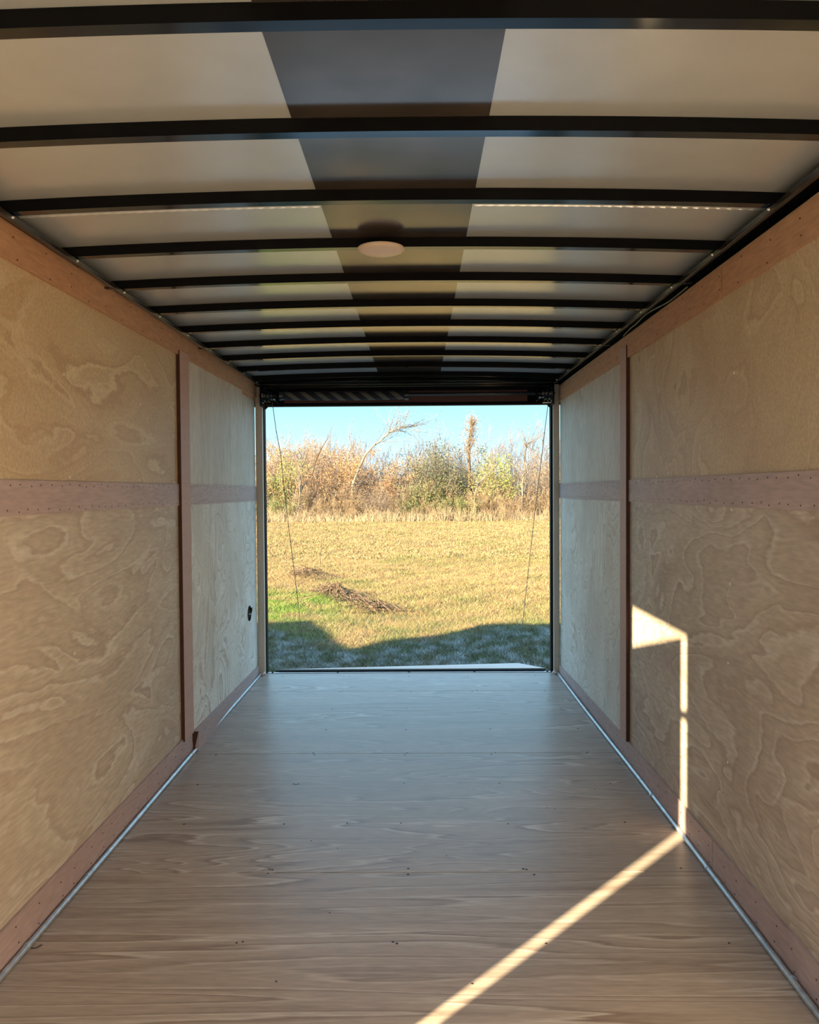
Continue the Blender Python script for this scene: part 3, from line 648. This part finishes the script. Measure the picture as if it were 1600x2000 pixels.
def tall_grass():
    R_ = np.random.default_rng(9); segs = []
    for k in range(6500):
        c_ = R_.integers(0, 60); Y = 43.6+((c_*37) % 11)*.12+R_.normal(0, .25); x = -10.5+c_*.36+R_.normal(0, .35); h = R_.uniform(.1, .5)*(.5+1.6*((c_*53) % 10)/10); a = R_.normal(0, .16, 2)
        segs.append(((x, Y, GZ-.03), (x+a[0]*h*.5, Y+a[1]*h*.5, GZ+h*.6), .008, .007)); segs.append(((x+a[0]*h*.5, Y+a[1]*h*.5, GZ+h*.6), (x+a[0]*h*1.4, Y+a[1]*h*1.4, GZ+h), .007, .003))
    v, f = tubes(segs); o_ = bpy.data.objects.new('tall_grass', npmesh('tall_grass', v, f, LF['tan'])); C.objects.link(o_)
    tag(o_, 'band of tall golden dry grass along the far field edge before the thicket', 'grass', kind='stuff')
tall_grass()
protos = []
for nm, lab, kw in kinds:
    p_ = plant(nm, (0, 0, GZ), **kw)
    tag(p_, None, 'tree' if nm == 'bare_sapling' else 'bush'); protos.append([p_, False])
USED = set()
MARKS = [(505, 'at the left door jamb'), (548, 'behind the left cable'), (590, 'behind the white stemmed sapling'), (632, 'by the thin dead stem'), (676, 'below the leaning tree'),
         (722, 'right behind the leaning trunk'), (770, 'under the leaning crown'), (812, 'left of the evergreen mound'), (856, 'beside the large evergreen mound'),
         (900, 'left of the vine covered tree'), (938, 'right of the vine covered tree'), (974, 'around the fresh green sapling'), (1016, 'by the forked white sapling'), (1058, 'behind the right cable'), (1096, 'at the right door jamb')]
def put(k, x, Y, s, sz=None, row=''):
    p_, used = protos[k]; loc = (x, Y, GZ); rz = R.random()*6.28; S_ = (s, s, sz or s)
    if not used: p_.location = loc; p_.rotation_euler = (0, 0, rz); p_.scale = S_; protos[k][1] = True; o_ = p_
    else: o_ = dup(p_, loc, rz, S_)
    xp = 816.8+(x-.07)*FPX/Y; mk = min(MARKS, key=lambda q: abs(q[0]-xp))[1]
    lb = f'{kinds[k][1]} {row}, {mk}'
    while lb in USED: lb += ' farther right' if 'farther' not in lb else ' still'
    USED.add(lb); o_['label'] = lb; o_['group'] = f'{kinds[k][0].replace("_", " ")} {mk}'; return o_
# skyline of the dense thicket: picture column -> row of its top
sky_x = [500, 540, 575, 610, 635, 655, 680, 700, 730, 760, 800, 850, 890, 920, 945, 970, 1000, 1030, 1060, 1090]
sky_y = [905, 880, 870, 866, 885, 905, 888, 905, 908, 898, 905, 880, 885, 880, 905, 918, 925, 900, 890, 885]
def topy(p): return float(np.interp(p, sky_x, sky_y))
pk = 470
while pk < 1130:                                      # back row, tall
    Y = R.uniform(49, 53); H_ = hz(topy(pk)+R.uniform(-6, 14), Y)
    k = int(R.choice([0, 1, 2, 1], p=[.3, .3, .25, .15]))
    if pk < 700 and R.random() < .45: k = 2
    put(k, fx(pk, Y), Y, H_/2.9*R.uniform(.85, 1.0), H_/2.75, 'in the back row'); pk += R.uniform(17, 26)
pk = 470
while pk < 1130:                                      # middle row
    Y = R.uniform(46.3, 48.5); H_ = hz(topy(pk)+R.uniform(28, 52), Y)
    k = int(R.choice([0, 1, 2, 3], p=[.45, .2, .15, .2])); put(k, fx(pk, Y), Y, .95*R.uniform(.8, 1.1), H_/(1.95 if k == 3 else 2.7), 'in the middle row'); pk += R.uniform(20, 30)
pk = 475
while pk < 1130:                                      # low front row
    Y = R.uniform(44.6, 46); H_ = R.uniform(1.1, 1.9)
    k = int(R.choice([0, 1, 3], p=[.6, .15, .25])); put(k, fx(pk, Y), Y, .7, H_/2.4, 'low in front'); pk += R.uniform(26, 38)
for q_ in (505, 545, 580, 612, 640, 668, 705, 735, 770, 812, 840, 872, 905, 940, 968, 995, 1030, 1062, 1095):
    Y = R.uniform(56, 62); H_ = hz(R.uniform(822, 862), Y); put(4, fx(q_, Y), Y, H_/5.6, None, 'rising far behind')
# single trees one can point to
def special(name, lab, pxl, Y, ptop, cat='tree', **kw):
    H_ = hz(ptop, Y); p_ = plant(name, (fx(pxl, Y), Y, GZ), H=H_, **kw); return tag(p_, lab, cat)
# leaning pale tree
def path_tree(name, lab, pts, r0, Y, tw, leaf, nleaf, lsize, seed, lev=2, kids=8, Lb=1.6, start=2):
    Rr = np.random.default_rng(seed); o0 = Vector((fx(pts[0][0], Y), Y, GZ)); segs = []; tips = []
    P = [np.array([fx(a, Y)-o0.x, Rr.normal(0, .1), hz(b_, Y)]) for a, b_ in pts]; P[0][2] = -.1
    for i in range(len(P)-1): segs.append((tuple(P[i]), tuple(P[i+1]), r0*(1-.75*i/len(P)), r0*(1-.75*(i+1)/len(P))))
    for i in range(start, len(P)):
        d = P[i]-P[i-1]; d /= np.linalg.norm(d)
        for k in range(kids if i > start else 3):
            a = Rr.normal(0, 1, 3); nd_ = d*1.0+a*.55+np.array([0, 0, .1]); t = Rr.random()
            grow(segs, P[i-1]+(P[i]-P[i-1])*t, nd_, Lb*Rr.uniform(.5, 1.1), .022, lev-1, Rr, 5, .3, .06, 5, .7, .5, tips)
    root = empty(name, o0); tr = [s for s in segs[:len(P)-1]]
    v, f = tubes(tr, 6); a_ = bpy.data.objects.new('trunk', npmesh('trunk', v, f, TW['bark' if tw == 'grey' else tw])); C.objects.link(a_); a_.parent = root
    v, f = tubes(segs[len(P)-1:]); a_ = bpy.data.objects.new('branches', npmesh('branches', v, f, TW['russet' if tw == 'russet' else 'grey'])); C.objects.link(a_); a_.parent = root
    if leaf: v, f = leaves(tips, nleaf, lsize, .12, Rr); a_ = bpy.data.objects.new('foliage', npmesh('foliage', v, f, LF[leaf])); C.objects.link(a_); a_.parent = root; a_['kind'] = 'stuff'
    return tag(root, lab, 'tree')
path_tree('leaning_tree', 'pale trunked tree leaning right above the thicket left of centre', [(684, 1012), (690, 945), (701, 915), (713, 890), (728, 872), (745, 860), (762, 845), (778, 836), (800, 834)], .085, 46, 'pale', 'tan', 300, .035, 3, Lb=2.1, start=5, kids=8)
path_tree('dead_sapling', 'thin dead stem leaning right at the far left of the thicket', [(600, 1012), (610, 925), (618, 895), (630, 872), (643, 853)], .05, 46, 'grey', None, 0, 0, 4, kids=1, Lb=.5)
path_tree('vine_tree', 'tall orange brown vine covered tree right of centre', [(914, 1012), (916, 960), (917, 920), (916, 890), (917, 865), (920, 842), (922, 828)], .13, 47, 'grey', 'orange', 1800, .03, 5, kids=18, Lb=.7, start=3)
path_tree('white_sapling', 'white stemmed bare sapling at the left of the thicket', [(578, 1012), (584, 985), (588, 950), (590, 915), (592, 890)], .045, 44.5, 'pale', None, 0, 0, 8, kids=7, Lb=1.3, start=1)
path_tree('white_sapling', 'bent white stemmed sapling right of the vine covered tree', [(925, 1000), (928, 965), (935, 945), (948, 930), (962, 920)], .045, 44.5, 'pale', None, 0, 0, 12, kids=3, Lb=.8, start=2)
path_tree('white_sapling', 'forked white stemmed sapling at the right of the thicket', [(1018, 1008), (1019, 970), (1020, 950), (1023, 930), (1035, 915)], .05, 44.5, 'pale', None, 0, 0, 13, kids=5, Lb=1.4, start=1)
path_tree('bare_tree', 'bare crooked tree standing near the right edge of the doorway', [(1026, 1008), (1026, 930), (1024, 895), (1028, 872), (1034, 866)], .06, 49, 'grey', None, 0, 0, 17, kids=8, Lb=1.5, start=2)
special('evergreen_shrub', 'dark grey green rounded evergreen mound left of the vine covered tree', 850, 47.5, 874, 'bush', tw='grey', leaf='dark', nleaf=5000, lsize=.045, seed=31, stems=9, lev=2, r=.03, spreadout=1.0, kids=8, jit=.2)
special('evergreen_shrub', 'small dark evergreen mound beside the leaning tree', 790, 48.5, 893, 'bush', tw='grey', leaf='dark', nleaf=2600, lsize=.045, seed=32, stems=6, lev=2, r=.03, spreadout=1.0, kids=7, jit=.25)
special('green_sapling', 'fresh green leafy sapling topping the thicket on the right', 978, 46.5, 890, 'tree', tw='tan', leaf='lime', nleaf=1500, lsize=.05, seed=33, stems=2, lev=2, r=.03, spreadout=.2, kids=7, wander=.15)
special('green_bush', 'yellow green bush below the green sapling', 960, 45.8, 926, 'bush', tw='tan', leaf='lime', nleaf=1300, lsize=.045, seed=34, stems=5, lev=2, r=.025, spreadout=.6, kids=7)
special('green_bush', 'small green bush in the far left of the thicket', 556, 46.0, 882, 'bush', tw='tan', leaf='lime', nleaf=1100, lsize=.04, seed=35, stems=4, lev=2, r=.025, spreadout=.35, kids=6)
special('russet_bush', 'bright orange leaved bush left of the leaning tree', 672, 47.0, 882, 'bush', tw='orange', leaf='orange', nleaf=3200, lsize=.04, seed=36, stems=6, lev=2, r=.03, spreadout=.6, kids=7)
special('russet_bush', 'rounded rusty bush just right of the leaning tree', 745, 48.0, 896, 'bush', tw='orange', leaf='orange', nleaf=2200, lsize=.04, seed=37, stems=6, lev=2, r=.03, spreadout=.8, kids=7)

# brush heaps on the field
def heap(x, y, L, ang, wd, N, lab, seed):
    Rr = np.random.default_rng(seed); segs = []; o0 = (x, y, float(gh(x, y)))
    for k in range(N):
        t = Rr.normal(0, .42)*L; s_ = Rr.normal(0, wd); bx, by = math.cos(ang)*t-math.sin(ang)*s_, math.sin(ang)*t+math.cos(ang)*s_
        zz = float(gh(x+bx, y+by))-o0[2]+Rr.random()**2*.16+.01; a = ang+Rr.normal(0, .9); l_ = Rr.uniform(.08, .36)
        q = (bx+math.cos(a)*l_, by+math.sin(a)*l_); z2 = float(gh(x+q[0], y+q[1]))-o0[2]+Rr.random()*.08+.01
        segs.append(((bx, by, zz), (q[0], q[1], z2), Rr.uniform(.003, .008), .002))
    v, f = tubes(segs); o_ = bpy.data.objects.new('brush_heap', npmesh('brush_heap', v, f, vmat('dead_brush', (.06, .04, .028, 1), (.24, .17, .12, 1), 14))); o_.location = o0; C.objects.link(o_); return tag(o_, lab, 'brush heap')
heap(-1.2, 12.5, .95, -1.05, .12, 300, 'long heap of dead brown twigs across the green patch', 41)
heap(-.62, 11.35, .45, -.5, .1, 150, 'small heap of dark twigs nearest the trailer shade', 42)
heap(-2.1, 15.4, .5, -.4, .12, 110, 'scattered heap of dry twigs farthest out in the field', 43)
segs = []
for a_, b_ in (((-1.9, 16.2, GZ+.05), (-1.72, 15.3, GZ+1.0)), ((-2.0, 15.9, GZ+.05), (-1.97, 15.5, GZ+.8)), ((-1.95, 15.9, GZ+.1), (-2.6, 15.9, GZ+.35))): segs.append((a_, b_, .012, .004))
v, f = tubes(segs); o_ = bpy.data.objects.new('dry_stalk', npmesh('dry_stalk', v, f, TW['pale'])); C.objects.link(o_); tag(o_, 'few pale dry stalks sticking up by the farthest twig heap', 'stalk')

# ------------------------------------------------------------------ trailers parked alongside (outside the frame; their shade falls on the grass)
def trailer(name, lab, x0, x1, y0, y1, zt, rz=0, piv=(0, 0), sh=.12, m=M['paint']):
    root = empty(name, (piv[0], piv[1], 0), label=lab, cat='trailer', group=None); root.rotation_euler = (0, 0, rz)
    prof = [(x0, .0), (x0, zt-sh-.06), (x0+.04, zt-sh+.03), (x0+.14, zt-.04), (x0+.5, zt-.0), ((x0+x1)/2, zt+.02), (x1-.5, zt), (x1-.14, zt-.04), (x1-.04, zt-sh+.03), (x1, zt-sh-.06), (x1, 0)]
    mb = MB(); k = len(prof)
    for y in (y0, y1): mb.v += [(p[0]-piv[0], y-piv[1], p[1]) for p in prof]
    for i in range(k): mb.f.append((i, (i+1) % k, k+(i+1) % k, k+i))
    mb.f += [tuple(range(k))[::-1], tuple(range(k, 2*k))]; mb.build('trailer_body', m, root)
    ym = (y0+y1)/2
    for xx in (x0-.02, x1-.2):
        for yy in (ym-.42, ym+.42):
            MB().tube([(xx-piv[0], yy-piv[1], GZ+.34), (xx+.22-piv[0], yy-piv[1], GZ+.34)], .34, 24).build('wheel', M['tire'], root)
    MB().box(x0+.1-piv[0], x1-.1-piv[0], y0+.1-piv[1], y1-.1-piv[1], GZ+.28, .0).build('chassis', M['dull'], root)
    return root
trailer('cargo_trailer', 'white cargo trailer parked alongside on the left, outside the picture', -3.86, -2.15, .75, 4.95, 2.11, sh=.30)
trailer('cargo_trailer', 'white cargo trailer parked slantwise farthest left, outside the picture', -7.6, -5.59, .2, 5.17, 2.12, rz=.27, piv=(-5.59, 5.17))
